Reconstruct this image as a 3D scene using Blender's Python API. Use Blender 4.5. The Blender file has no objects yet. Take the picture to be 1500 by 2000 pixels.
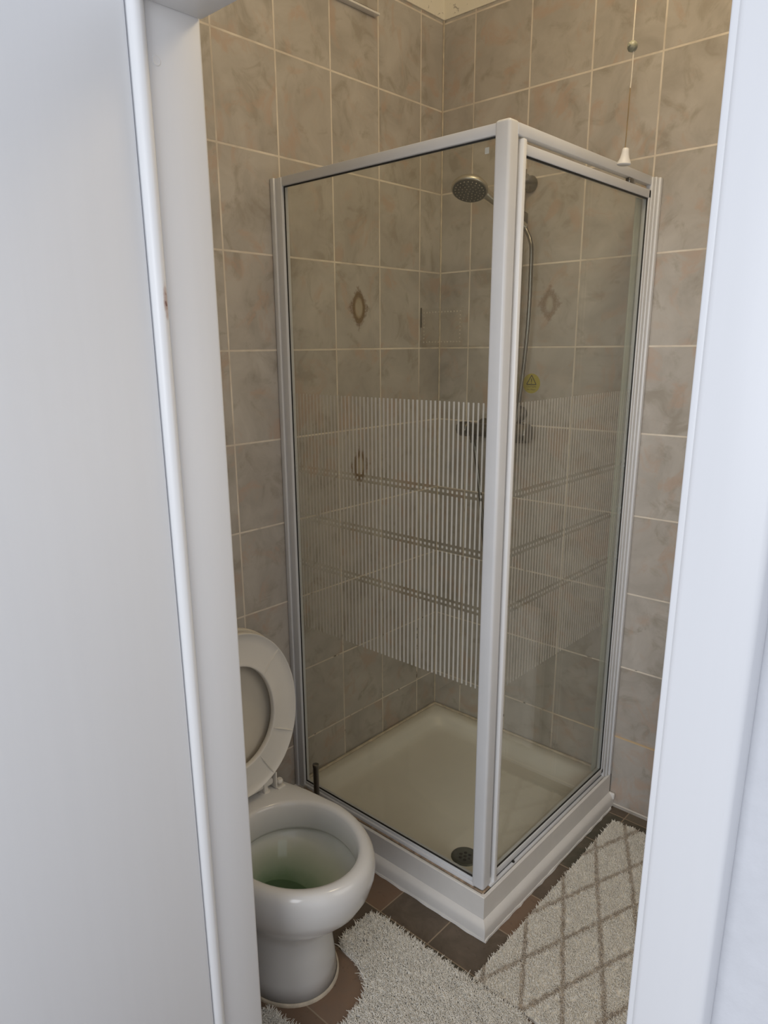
import bpy, bmesh, math, random
from mathutils import Vector, Matrix

random.seed(7)
S = bpy.context.scene
COL = S.collection
PI = math.pi

# ------------------------------------------------------------------ camera
cam_d = bpy.data.cameras.new('camera')
cam = bpy.data.objects.new('camera', cam_d)
COL.objects.link(cam)
R = ((0.73578225, 0.67714210, -0.01015194),
     (-0.16723762, 0.19620584, 0.96619607),
     (0.65624390, -0.70921213, 0.25760840))
m = Matrix(R).transposed().to_4x4()
m.translation = Vector((1.60196, -2.09775, 1.51936))
cam.matrix_world = m
cam_d.sensor_fit = 'VERTICAL'
cam_d.sensor_height = 36.0
cam_d.lens = 1393.283 / 2000.0 * 36.0
cam_d.shift_x = (750 - 725.456) / 2000.0
cam_d.shift_y = (1048.418 - 1000) / 2000.0
cam_d.clip_start = 0.02
S.camera = cam

# ------------------------------------------------------------------ light and exposure
S.view_settings.view_transform = 'Standard'
S.view_settings.look = 'None'
S.view_settings.gamma = 1.0
S.view_settings.use_curve_mapping = False
S.view_settings.exposure = 0.0
S.cycles.transparent_max_bounces = 48
S.cycles.max_bounces = 14
W = bpy.data.worlds.new('daylight')
S.world = W
W.use_nodes = True
W.node_tree.nodes['Background'].inputs[0].default_value = (0.84, 0.885, 1.0, 1)
W.node_tree.nodes['Background'].inputs[1].default_value = 0.68


def area(name, loc, target, sx, sy, power, color):
    d = bpy.data.lights.new(name, 'AREA')
    d.shape = 'RECTANGLE'; d.size = sx; d.size_y = sy
    d.energy = power; d.color = color
    o = bpy.data.objects.new(name, d); COL.objects.link(o)
    o.location = loc
    o.rotation_euler = (Vector(target) - Vector(loc)).to_track_quat('-Z', 'Y').to_euler()
    return o


area('hall_window_light', (1.7, -4.4, 1.9), (1.25, -1.5, 1.0), 1.8, 1.6, 45, (0.92, 0.955, 1.0))
pl = bpy.data.lights.new('bathroom_ceiling_light', 'POINT')
pl.energy = 9.6; pl.color = (1.0, 0.80, 0.52); pl.shadow_soft_size = 0.15
po = bpy.data.objects.new('bathroom_ceiling_light', pl); COL.objects.link(po); po.location = (0.98, -0.72, 2.55)
area('bathroom_fill_light', (1.88, -0.85, 1.15), (0.2, -0.7, 0.5), 0.9, 1.2, 5.6, (1.0, 0.96, 0.90))  # added fill lamp from the right, no window behind it


# ------------------------------------------------------------------ helpers
def link(o, parent=None):
    COL.objects.link(o)
    if parent is not None:
        o.parent = parent
    return o


def tag(o, label=None, cat=None, group=None, kind=None):
    if label: o['label'] = label
    if cat: o['category'] = cat
    if group: o['group'] = group
    if kind: o['kind'] = kind
    return o


def thing(name, loc, label, cat):
    o = bpy.data.objects.new(name, None)
    o.empty_display_size = 0.05
    COL.objects.link(o)
    o.location = loc
    return tag(o, label, cat)


def obj(name, bm, mats, parent=None, smooth=None, room=False):
    """links a bmesh given in WORLD coordinates as one mesh; parent is an Empty (or a mesh) without rotation"""
    me = bpy.data.meshes.new(name)
    bmesh.ops.recalc_face_normals(bm, faces=bm.faces[:])
    bm.to_mesh(me); bm.free()
    if not isinstance(mats, (list, tuple)): mats = [mats]
    for mt in mats: me.materials.append(mt)
    o = bpy.data.objects.new(name, me)
    link(o, parent)
    if parent is not None:
        w = Vector((0, 0, 0)); q = parent
        while q is not None:
            w += q.location; q = q.parent
        if room: o.location = -w          # mesh origin stays at the room's corner, so printed patterns keep room coordinates
        else:
            for v in me.vertices: v.co -= w
    if smooth is not None:
        me.polygons.foreach_set('use_smooth', [True] * len(me.polygons))
        if smooth < 179:
            me.set_sharp_from_angle(angle=math.radians(smooth))
    return o


def box(bm, x0, x1, y0, y1, z0, z1, bev=0.0, seg=2, mi=0):
    vs = [bm.verts.new((x, y, z)) for x in (x0, x1) for y in (y0, y1) for z in (z0, z1)]
    idx = ((0, 1, 3, 2), (4, 6, 7, 5), (0, 4, 5, 1), (2, 3, 7, 6), (0, 2, 6, 4), (1, 5, 7, 3))
    fs = [bm.faces.new([vs[i] for i in f]) for f in idx]
    for f in fs: f.material_index = mi
    if bev > 0:
        es = list({e for f in fs for e in f.edges})
        bmesh.ops.bevel(bm, geom=es, offset=bev, segments=seg, profile=0.5, affect='EDGES', material=-1)
    return fs


def B(): return bmesh.new()


def boxes(name, lst, mat, parent=None, bev=0.002, smooth=40):
    bm = B()
    for b in lst: box(bm, *b, bev=bev)
    return obj(name, bm, mat, parent, smooth)


def loft(bm, rings, close_start=False, close_end=False, closed=True, mi=0):
    rows = [[bm.verts.new(p) for p in r] for r in rings]
    n = len(rows[0])
    for a, b in zip(rows[:-1], rows[1:]):
        for i in range(n if closed else n - 1):
            j = (i + 1) % n
            f = bm.faces.new((a[i], a[j], b[j], b[i])); f.material_index = mi
    if close_start: bm.faces.new(rows[0][::-1]).material_index = mi
    if close_end: bm.faces.new(rows[-1]).material_index = mi
    return rows


def frame_from(d):
    d = Vector(d).normalized()
    a = Vector((0, 0, 1)) if abs(d.z) < 0.9 else Vector((1, 0, 0))
    u = d.cross(a).normalized(); v = d.cross(u).normalized()
    return d, u, v


def lathe(bm, origin, axis, prof, n=32, cap0=True, cap1=True, mi=0):
    """prof: list of (distance along axis, radius)"""
    d, u, v = frame_from(axis); o = Vector(origin)
    rings = [[o + d * t + (u * math.cos(2 * PI * i / n) + v * math.sin(2 * PI * i / n)) * max(r, 1e-5) for i in range(n)] for t, r in prof]
    loft(bm, rings, cap0, cap1, mi=mi)


def smooth_path(pts, sub=10):
    P = [Vector(p) for p in pts]
    out = []
    for i in range(len(P) - 1):
        p0 = P[max(i - 1, 0)]; p1 = P[i]; p2 = P[i + 1]; p3 = P[min(i + 2, len(P) - 1)]
        for k in range(sub):
            t = k / sub
            out.append(0.5 * ((2 * p1) + (p2 - p0) * t + (2 * p0 - 5 * p1 + 4 * p2 - p3) * t * t + (3 * p1 - p0 - 3 * p2 + p3) * t ** 3))
    out.append(P[-1])
    return out


def tube(bm, pts, r, n=12, ribs=0.0):
    rings = []
    u = None
    for i, p in enumerate(pts):
        d = (pts[min(i + 1, len(pts) - 1)] - pts[max(i - 1, 0)]).normalized()
        if u is None:
            _, u, _v = frame_from(d)
        u = (u - d * u.dot(d)).normalized(); v = d.cross(u)
        rr = (r[i] if isinstance(r, (list, tuple)) else r) * (1 + (ribs if i % 2 else -ribs))
        rings.append([p + (u * math.cos(2 * PI * k / n) + v * math.sin(2 * PI * k / n)) * rr for k in range(n)])
    loft(bm, rings, True, True)


# ------------------------------------------------------------------ materials
class NT:
    def __init__(self, name):
        self.m = bpy.data.materials.new(name); self.m.use_nodes = True
        self.t = self.m.node_tree
        self.p = self.t.nodes['Principled BSDF']
        self.out = self.t.nodes['Material Output']

    def n(self, kind, **kw):
        nd = self.t.nodes.new(kind)
        for k, v in kw.items(): setattr(nd, k, v)
        return nd

    def l(self, a, b): self.t.links.new(a, b)

    def put(self, sock, v):
        if v is None: return
        if isinstance(v, (int, float)): sock.default_value = v
        elif isinstance(v, (tuple, list)): sock.default_value = tuple(v) + ((1,) if len(v) == 3 and sock.type == 'RGBA' else ())
        else: self.l(v, sock)

    def math(self, op, a, b=None, c=None, clamp=False):
        nd = self.n('ShaderNodeMath', operation=op, use_clamp=clamp)
        self.put(nd.inputs[0], a); self.put(nd.inputs[1], b)
        if c is not None: self.put(nd.inputs[2], c)
        return nd.outputs[0]

    def mix(self, f, a, b, blend='MIX'):
        nd = self.n('ShaderNodeMix', data_type='RGBA', blend_type=blend)
        self.put(nd.inputs[0], f); self.put(nd.inputs[6], a); self.put(nd.inputs[7], b)
        return nd.outputs[2]

    def coords(self):
        tc = self.n('ShaderNodeTexCoord'); sp = self.n('ShaderNodeSeparateXYZ')
        self.l(tc.outputs['Object'], sp.inputs[0])
        self.vec = tc.outputs['Object']
        return sp.outputs[0], sp.outputs[1], sp.outputs[2]

    def comb(self, x, y, z):
        nd = self.n('ShaderNodeCombineXYZ')
        for i, v in enumerate((x, y, z)): self.put(nd.inputs[i], v)
        return nd.outputs[0]

    def noise(self, vec, scale, detail=3, rough=0.5, dist=0.0, out=0):
        nd = self.n('ShaderNodeTexNoise')
        self.put(nd.inputs['Vector'], vec)
        nd.inputs['Scale'].default_value = scale; nd.inputs['Detail'].default_value = detail
        nd.inputs['Roughness'].default_value = rough; nd.inputs['Distortion'].default_value = dist
        return nd.outputs[out]

    def ramp(self, f, stops, interp='LINEAR'):
        nd = self.n('ShaderNodeValToRGB'); cr = nd.color_ramp; cr.interpolation = interp
        while len(cr.elements) < len(stops): cr.elements.new(0.5)
        for e, (p, c) in zip(cr.elements, stops):
            e.position = p; e.color = tuple(c) + (1,) if isinstance(c, (tuple, list)) else (c, c, c, 1)
        self.put(nd.inputs[0], f)
        return nd.outputs[0]

    def smooth(self, v, lo, hi, a=0.0, b=1.0):
        nd = self.n('ShaderNodeMapRange', interpolation_type='SMOOTHSTEP')
        for i, x in enumerate((v, lo, hi, a, b)): self.put(nd.inputs[i], x)
        return nd.outputs[0]

    def bump(self, h, strength=0.3, dist=0.002):
        nd = self.n('ShaderNodeBump'); nd.inputs['Strength'].default_value = strength; nd.inputs['Distance'].default_value = dist
        self.l(h, nd.inputs['Height']); self.l(nd.outputs[0], self.p.inputs['Normal'])

    def set(self, **kw):
        for k, v in kw.items(): self.put(self.p.inputs[k.replace('_', ' ')], v)
        return self.m


def simple(name, col, rough=0.5, metal=0.0, spec=0.5, nscale=0, namt=0.0, bump=0.0):
    t = NT(name)
    t.set(Roughness=rough, Metallic=metal, Specular_IOR_Level=spec)
    if nscale:
        t.coords()
        f = t.noise(t.vec, nscale, 4, 0.6)
        lo = tuple(c * (1 - namt) for c in col); hi = tuple(min(1, c * (1 + namt)) for c in col)
        t.set(Base_Color=t.ramp(f, [(0.3, lo), (0.7, hi)]))
        if bump: t.bump(f, bump, 0.002)
    else:
        t.set(Base_Color=col)
    return t.m


Z0 = 9.05 * 0.25


def tile_material(name, axis, off, motifs, wide_row=None, bold=1.0):
    t = NT(name)
    x, y, z = t.coords()
    u = x if axis == 'X' else t.math('MULTIPLY', y, -1.0)
    su = t.math('DIVIDE', t.math('SUBTRACT', u, off), 0.2)
    sz = t.math('DIVIDE', t.math('SUBTRACT', z, Z0 - 2.5), 0.25)
    fu = t.math('FRACT', su); fz = t.math('FRACT', sz)
    iu = t.math('FLOOR', su); iz = t.math('FLOOR', sz)
    du = t.math('MULTIPLY', t.math('MINIMUM', fu, t.math('SUBTRACT', 1.0, fu)), 0.2)
    dz = t.math('MULTIPLY', t.math('MINIMUM', fz, t.math('SUBTRACT', 1.0, fz)), 0.25)
    wob = t.math('MULTIPLY', t.noise(t.vec, 60, 2), 0.0008)
    hw = t.math('ADD', 0.0017, wob)
    d = t.math('MINIMUM', du, dz)
    grout = t.math('SUBTRACT', 1.0, t.smooth(d, hw, t.math('ADD', hw, 0.0009)))
    # per tile variation and marbling
    wn = t.n('ShaderNodeTexWhiteNoise', noise_dimensions='3D')
    t.l(t.comb(iu, iz, 3.7 if axis == 'X' else 9.1), wn.inputs['Vector'])
    va = t.n('ShaderNodeVectorMath', operation='MULTIPLY_ADD')
    t.l(wn.outputs['Color'], va.inputs[0]); va.inputs[1].default_value = (5, 5, 5); t.l(t.vec, va.inputs[2])
    v = va.outputs[0]
    n1 = t.noise(v, 7, 5, 0.6, 0.8)
    n2 = t.noise(v, 13, 4, 0.6, 0.7)
    n3 = t.noise(v, 9, 4, 0.6, 1.0)
    c = t.ramp(n1, [(0.28, (0.390, 0.360, 0.322)), (0.5, (0.475, 0.442, 0.400)), (0.72, (0.545, 0.510, 0.466))])
    c = t.mix(t.smooth(n2, 0.50, 0.70, 0, 0.60), c, (0.310, 0.272, 0.218))
    c = t.mix(t.smooth(n3, 0.52, 0.68, 0, 0.72), c, (0.490, 0.372, 0.295))
    c = t.mix(t.math('MULTIPLY', wn.outputs['Value'], 0.10), c, (0.29, 0.24, 0.20))
    # printed ornaments on single tiles
    for (mu, mz, a, b) in motifs:
        jit = t.math('MULTIPLY', t.math('SUBTRACT', t.noise(t.vec, 110, 3), 0.5), 0.9)
        pu = t.math('DIVIDE', t.math('ABSOLUTE', t.math('SUBTRACT', u, mu)), a)
        pz = t.math('DIVIDE', t.math('ABSOLUTE', t.math('SUBTRACT', z, mz)), b)
        dia = t.math('ADD', t.math('ADD', pu, pz), jit)
        inside = t.math('SUBTRACT', 1.0, t.smooth(dia, 0.75, 1.05))
        ru = t.math('POWER', t.math('DIVIDE', pu, 0.40), 2.0); rz = t.math('POWER', t.math('DIVIDE', pz, 0.52), 2.0)
        oval = t.math('SQRT', t.math('ADD', ru, rz))
        ring = t.smooth(t.math('ABSOLUTE', t.math('SUBTRACT', oval, 1.0)), 0.18, 0.42, 1.0, 0.0)
        core = t.smooth(oval, 0.75 if bold > 0.5 else 0.35, 0.95, 1.0, 0.0)
        lace = t.smooth(t.noise(t.vec, 220, 2), 0.40, 0.55)
        body = t.math('MULTIPLY', inside, t.math('ADD', 0.32 if bold > 0.5 else 0.55, t.math('MULTIPLY', lace, 0.55 if bold > 0.5 else 0.4)))
        body = t.math('MULTIPLY', body, t.math('SUBTRACT', 1.0, core))
        c = t.mix(t.math('MULTIPLY', body, 0.55 + 0.45 * bold), c, (0.190, 0.125, 0.075) if bold > 0.5 else (0.24, 0.165, 0.11))
        c = t.mix(t.math('MULTIPLY', ring, 0.8 * bold), c, (0.190, 0.125, 0.062))
        c = t.mix(t.math('MULTIPLY', core, 0.6 if bold > 0.5 else 0.25), c, (0.42, 0.34, 0.22))
    gn = t.noise(t.vec, 9, 3)
    gc = t.mix(t.smooth(gn, 0.35, 0.65), (0.78, 0.71, 0.61), (0.66, 0.59, 0.50))
    gc = t.mix(t.smooth(t.noise(t.vec, 4, 4, 0.65), 0.50, 0.66, 0, 0.6), gc, (0.46, 0.41, 0.35))
    c = t.mix(grout, c, gc)
    # mould speckle in the lower joints
    mn = t.noise(t.vec, 30, 2)
    mould = t.math('MULTIPLY', t.math('MULTIPLY', t.smooth(mn, 0.62, 0.70), grout), t.smooth(z, 0.35, 1.3, 0.9, 0.0))
    c = t.mix(mould, c, (0.10, 0.08, 0.06))
    if wide_row is not None:
        wr = t.smooth(t.math('ABSOLUTE', t.math('SUBTRACT', z, wide_row)), 0.003, 0.0045, 1.0, 0.0)
        wr = t.math('MULTIPLY', wr, t.smooth(x, 0.74, 0.76))
        c = t.mix(wr, c, (0.62, 0.46, 0.28))
    t.set(Base_Color=c, Roughness=t.smooth(grout, 0, 1, 0.28, 0.85), Specular_IOR_Level=0.4)
    t.bump(t.math('SUBTRACT', 1.0, grout), 0.5, 0.0012)
    return t.m


M = {}
M['tile_left'] = tile_material('marbled beige tiles left', 'Y', 0.1149, [(0.413, 1.636, 0.052, 0.070), (0.418, 1.142, 0.052, 0.070)])
M['tile_back'] = tile_material('marbled beige tiles back', 'X', 0.1244, [(0.428, 1.642, 0.046, 0.062)], wide_row=Z0 - 2.0, bold=0.25)
M['tile_plain'] = tile_material('marbled beige tiles plain', 'X', 0.05, [])


def floor_material():
    t = NT('slate vinyl floor tiles')
    x, y, z = t.coords()
    sx = t.math('DIVIDE', t.math('SUBTRACT', x, 0.492 - 1.66), 0.166)
    sy = t.math('DIVIDE', t.math('SUBTRACT', y, -0.878 - 3.36), 0.168)
    fx = t.math('FRACT', sx); fy = t.math('FRACT', sy)
    d = t.math('MULTIPLY', t.math('MINIMUM', t.math('MINIMUM', fx, t.math('SUBTRACT', 1.0, fx)), t.math('MINIMUM', fy, t.math('SUBTRACT', 1.0, fy))), 0.167)
    grout = t.smooth(d, 0.0012, 0.0024, 1.0, 0.0)
    wn = t.n('ShaderNodeTexWhiteNoise', noise_dimensions='3D')
    t.l(t.comb(t.math('FLOOR', sx), t.math('FLOOR', sy), 2.0), wn.inputs['Vector'])
    base = t.ramp(wn.outputs['Value'], [(0.0, (0.075, 0.070, 0.050)), (0.28, (0.19, 0.122, 0.080)), (0.5, (0.105, 0.082, 0.060)), (0.7, (0.23, 0.148, 0.098)), (0.9, (0.14, 0.12, 0.090))], 'CONSTANT')
    va = t.n('ShaderNodeVectorMath', operation='MULTIPLY_ADD')
    t.l(wn.outputs['Color'], va.inputs[0]); va.inputs[1].default_value = (4, 4, 4); t.l(t.vec, va.inputs[2])
    n1 = t.noise(va.outputs[0], 14, 6, 0.65, 0.6)
    c = t.mix(t.smooth(n1, 0.35, 0.7, 0, 0.5), base, (0.19, 0.145, 0.11))
    n2 = t.noise(va.outputs[0], 60, 3, 0.6)
    c = t.mix(t.smooth(n2, 0.6, 0.75, 0, 0.4), c, (0.045, 0.038, 0.030))
    c = t.mix(grout, c, (0.30, 0.235, 0.165))
    t.set(Base_Color=c, Roughness=0.5, Specular_IOR_Level=0.35)
    t.bump(t.math('SUBTRACT', n1, t.math('MULTIPLY', grout, 0.5)), 0.25, 0.0015)
    return t.m


M['floor'] = floor_material()


def gloss_paint(name, col, rough=0.4, brush=True, chip=None):
    t = NT(name)
    x, y, z = t.coords()
    n = t.noise(t.comb(t.math('MULTIPLY', x, 55), t.math('MULTIPLY', y, 55), t.math('MULTIPLY', z, 2.5)), 1.0, 4, 0.6)
    lo = tuple(c * 0.965 for c in col)
    c = t.mix(n, lo, col)
    g = t.noise(t.vec, 3.5, 4, 0.6)
    c = t.mix(t.smooth(g, 0.55, 0.8, 0, 0.15), c, tuple(k * f for k, f in zip(col, (0.93, 0.88, 0.80))))
    if chip:
        cy, cz = chip
        e1 = t.math('POWER', t.math('DIVIDE', t.math('SUBTRACT', z, cz), 0.030), 2.0)
        e2 = t.math('POWER', t.math('DIVIDE', t.math('SUBTRACT', y, cy), 0.0055), 2.0)
        e = t.math('ADD', t.math('ADD', e1, e2), t.noise(t.vec, 120, 3))
        c = t.mix(t.smooth(e, 0.5, 1.5, 0.75, 0.0), c, (0.42, 0.27, 0.22))
        c = t.mix(t.smooth(e, 0.42, 0.62, 0.9, 0.0), c, (0.16, 0.06, 0.05))
    t.set(Base_Color=c, Roughness=rough, Specular_IOR_Level=0.4)
    t.bump(n, 0.06, 0.002)
    return t.m


M['paint'] = gloss_paint('white gloss paint', (0.80, 0.805, 0.815))
M['paint_chip'] = gloss_paint('white gloss paint with chip', (0.86, 0.865, 0.87), 0.35, chip=(-1.517, 1.583))
M['plaster'] = simple('white textured plaster', (0.66, 0.67, 0.70), 0.8, nscale=45, namt=0.03, bump=0.5)


def cream_plaster():
    t = NT('cream plaster with mould specks')
    t.coords()
    n = t.noise(t.vec, 38, 3, 0.6, 1.0)
    c = t.mix(t.noise(t.vec, 5, 3), (0.86, 0.81, 0.68), (0.83, 0.79, 0.70))
    c = t.mix(t.smooth(n, 0.64, 0.70, 0, 0.6), c, (0.22, 0.19, 0.16))
    t.set(Base_Color=c, Roughness=0.85)
    return t.m


M['cream'] = cream_plaster()
M['alu'] = simple('white powder coated aluminium', (0.70, 0.708, 0.725), 0.35, nscale=12, namt=0.02)
M['alu_bright'] = simple('bright white plastic profile', (0.84, 0.84, 0.84), 0.28, nscale=12, namt=0.01)
M['seal_black'] = simple('black rubber seal', (0.018, 0.017, 0.014), 0.6, nscale=20, namt=0.2)
M['seal_clear'] = simple('greenish clear vinyl seal', (0.42, 0.45, 0.40), 0.3, nscale=20, namt=0.05)
M['acrylic'] = simple('cream white acrylic', (0.78, 0.745, 0.665), 0.30, nscale=6, namt=0.03)
M['board'] = simple('white painted board', (0.76, 0.74, 0.71), 0.42, nscale=9, namt=0.04)
M['sealant'] = simple('aged cream sealant', (0.62, 0.54, 0.42), 0.6, nscale=30, namt=0.2)
M['dirt'] = simple('brown grimy sealant', (0.30, 0.22, 0.15), 0.8, nscale=60, namt=0.5)
M['chrome'] = simple('worn chrome', (0.46, 0.44, 0.40), 0.22, 1.0, nscale=8, namt=0.08)
M['chrome_dark'] = simple('dark worn chrome', (0.21, 0.20, 0.18), 0.28, 1.0, nscale=8, namt=0.1)
M['brushed'] = simple('satin nickel', (0.55, 0.52, 0.46), 0.38, 1.0, nscale=8, namt=0.06)
M['rubber_face'] = simple('grey rubber spray face', (0.12, 0.115, 0.10), 0.5, nscale=40, namt=0.2)
M['drain'] = simple('dull grey drain metal', (0.13, 0.14, 0.13), 0.40, 0.6, nscale=40, namt=0.2)
M['black'] = simple('black recess', (0.012, 0.012, 0.011), 0.7)
M['white_plastic'] = simple('white plastic', (0.80, 0.78, 0.75), 0.35, nscale=14, namt=0.02)
M['seat'] = simple('off white toilet seat plastic', (0.70, 0.665, 0.60), 0.30, nscale=5, namt=0.03)
M['lid'] = simple('aged beige toilet lid plastic', (0.57, 0.52, 0.43), 0.35, nscale=4, namt=0.07)
M['cord_white'] = simple('white cord', (0.72, 0.66, 0.55), 0.8, nscale=80, namt=0.1)
M['cord_brown'] = simple('grimy brown cord', (0.30, 0.22, 0.12), 0.8, nscale=15, namt=0.35)
M['bead'] = simple('greenish aged plastic bead', (0.36, 0.36, 0.27), 0.35, nscale=60, namt=0.3)


def ceramic():
    t = NT('white vitreous china')
    t.coords()
    g = t.noise(t.vec, 3, 3)
    c = t.mix(g, (0.63, 0.62, 0.60), (0.67, 0.66, 0.64))
    t.set(Base_Color=c, Roughness=0.14, Specular_IOR_Level=0.5)
    return t.m


M['ceramic'] = ceramic()


def bowl_inside():
    t = NT('green stained bowl china')
    x, y, z = t.coords()
    n = t.noise(t.vec, 10, 4, 0.6)
    # limescale tide band: strongest around the outlet, ragged outline
    d = t.math('ADD', t.smooth(z, 0.17, 0.30), t.math('MULTIPLY', t.math('SUBTRACT', n, 0.5), 0.5))
    c = t.ramp(d, [(0.0, (0.27, 0.38, 0.24)), (0.3, (0.46, 0.53, 0.40)), (0.75, (0.55, 0.57, 0.47)), (1.0, (0.62, 0.62, 0.57))])
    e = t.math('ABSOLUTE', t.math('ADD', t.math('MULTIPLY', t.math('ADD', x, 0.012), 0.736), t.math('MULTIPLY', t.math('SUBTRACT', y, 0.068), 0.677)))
    glint = t.math('MULTIPLY', t.smooth(t.math('ADD', e, t.math('MULTIPLY', n, 0.008)), 0.012, 0.018, 1.0, 0.0), t.math('MULTIPLY', t.smooth(z, 0.235, 0.250), t.smooth(z, 0.278, 0.290, 1.0, 0.0)))  # pale highlight on the glossy bowl wall, painted into the colour
    glint = t.math('MULTIPLY', glint, t.math('GREATER_THAN', y, 0.0))
    c = t.mix(t.math('MULTIPLY', glint, 0.7), c, (0.66, 0.72, 0.68))
    t.set(Base_Color=c, Roughness=0.12)
    return t.m


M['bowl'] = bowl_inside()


def water_mat():
    t = NT('green toilet water')
    t.coords()
    t.set(Base_Color=(0.45, 0.62, 0.42), Roughness=0.02, IOR=1.33, Transmission_Weight=0.85)
    return t.m


M['water'] = water_mat()


def glass(name, tint, printed=None):
    """flat pane: tinted see-through + Fresnel mirror; the printed face adds frosted white pin stripes"""
    t = NT(name)
    nodes = t.t.nodes
    tr = t.n('ShaderNodeBsdfTransparent'); tr.inputs[0].default_value = tint + (1,)
    gl = t.n('ShaderNodeBsdfGlossy'); gl.inputs['Roughness'].default_value = 0.01
    gl.inputs[0].default_value = (1, 1, 1, 1)
    # Schlick reflectance, the same from both sides of the pane
    ge = t.n('ShaderNodeNewGeometry'); dp = t.n('ShaderNodeVectorMath', operation='DOT_PRODUCT')
    t.l(ge.outputs['Normal'], dp.inputs[0]); t.l(ge.outputs['Incoming'], dp.inputs[1])
    g5 = t.math('POWER', t.math('SUBTRACT', 1.0, t.math('ABSOLUTE', dp.outputs['Value']), clamp=True), 5.0)
    fr = t.math('ADD', 0.037, t.math('MULTIPLY', g5, 0.96))
    mx = t.n('ShaderNodeMixShader')
    t.l(fr, mx.inputs[0]); t.l(tr.outputs[0], mx.inputs[1]); t.l(gl.outputs[0], mx.inputs[2])
    res = mx.outputs[0]
    if printed:
        axis, u0, u1, z0, z1, period, phase, wmid, wend0, wend1, ink = printed
        x, y, z = t.coords()
        u = x if axis == 'X' else y
        f = t.math('FRACT', t.math('DIVIDE', t.math('SUBTRACT', u, phase), period))
        d = t.math('ABSOLUTE', t.math('SUBTRACT', f, 0.5))
        q = t.math('DIVIDE', t.math('SUBTRACT', u, u0), u1 - u0)
        w = t.ramp(q, [(0.0, wend0), (0.45, wmid), (0.7, wmid), (1.0, wend1)])
        hw = t.math('MULTIPLY', w, 0.5)
        line = t.smooth(d, t.math('SUBTRACT', hw, 0.02), t.math('ADD', hw, 0.02), 1.0, 0.0)
        zin = t.math('MULTIPLY', t.math('GREATER_THAN', z, z0), t.math('LESS_THAN', z, z1))
        uin = t.math('MULTIPLY', t.math('GREATER_THAN', q, 0.0), t.math('LESS_THAN', q, 1.0))
        mask = t.math('MULTIPLY', t.math('MULTIPLY', line, zin), uin)
        for zc in (1.187, 1.173, 1.046, 1.032, 0.904, 0.890):
            g = t.math('GREATER_THAN', t.math('ABSOLUTE', t.math('SUBTRACT', z, zc)), 0.0036)
            mask = t.math('MULTIPLY', mask, g)
        df = t.n('ShaderNodeBsdfDiffuse'); df.inputs[0].default_value = (0.80, 0.78, 0.72, 1)
        tl = t.n('ShaderNodeBsdfTranslucent'); tl.inputs[0].default_value = (0.78, 0.75, 0.68, 1)
        fm = t.n('ShaderNodeMixShader'); fm.inputs[0].default_value = 0.35
        t.l(df.outputs[0], fm.inputs[1]); t.l(tl.outputs[0], fm.inputs[2])
        m2 = t.n('ShaderNodeMixShader')
        t.l(t.math('MULTIPLY', mask, ink), m2.inputs[0]); t.l(res, m2.inputs[1]); t.l(fm.outputs[0], m2.inputs[2])
        res = m2.outputs[0]
    t.l(res, t.out.inputs[0])
    nodes.remove(t.p)
    return t.m


TINT = (0.965, 0.97, 0.945)
M['glass'] = glass('grey green shower glass', TINT)
M['print_fixed'] = glass('striped shower glass', TINT, ('X', 0.045, 0.70, 0.692, 1.394, 0.01365, 0.373 - 0.00683, 0.44, 0.20, 0.34, 0.74))
M['print_door'] = glass('striped shower door glass', TINT, ('Y', -0.685, -0.06, 0.692, 1.393, 0.01365, 0.0, 0.42, 0.38, 0.34, 0.46))
M['clear_plastic'] = glass('clear plastic', (0.975, 0.97, 0.96))


# ------------------------------------------------------------------ the room
def struct(name, bm, mats, label, cat, smooth=None):
    o = obj(name, bm, mats, None, smooth)
    return tag(o, label, cat, kind='structure')


YW = -1.425          # inner face of the doorway wall
XR = 1.95            # far right wall
ZT = 2.522           # top of the tiling
ZC = 2.72

bm = B(); box(bm, -0.12, 0, YW - 0.09, 0.12, 0, ZT); box(bm, -0.12, 0.006, YW - 0.09, 0.12, ZT, ZC, mi=1)
struct('wall_left', bm, [M['tile_left'], M['cream']], 'left wall of beige marbled tiles behind the toilet', 'wall')
bm = B(); box(bm, 0, XR + 0.12, 0, 0.12, 0, ZT); box(bm, 0.006, XR + 0.12, -0.005, 0.12, ZT, ZC, mi=1)
struct('wall_back', bm, [M['tile_back'], M['cream']], 'back wall of beige marbled tiles behind shower and pull cord', 'wall')
bm = B(); box(bm, XR, XR + 0.12, YW - 0.09, 0, 0, ZC)
struct('wall_right', bm, [M['tile_plain']], 'right wall of beige marbled tiles out of view', 'wall')
XL, XJ = 0.667, 1.4085   # clear opening
ZH = 1.955
bm = B()
box(bm, -0.6, XL - 0.03, YW - 0.075, YW, 0, ZC); box(bm, XJ + 0.03, 2.9, YW - 0.075, YW, 0, ZC); box(bm, XL - 0.03, XJ + 0.03, YW - 0.075, YW, ZH + 0.03, ZC)
struct('wall_front', bm, M['plaster'], 'white textured plaster wall outside the doorway', 'wall')
bm = B(); box(bm, -0.12, XR + 0.12, -3.4, 0.12, -0.06, 0)
struct('floor', bm, M['floor'], 'floor of brown and dark green slate look tiles', 'floor')
bm = B(); box(bm, -0.12, XR + 0.12, YW - 0.09, 0.12, ZC, ZC + 0.06)
struct('ceiling', bm, simple('white ceiling paint', (0.78, 0.75, 0.68), 0.8, nscale=8, namt=0.02), 'white bathroom ceiling', 'ceiling')

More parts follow.
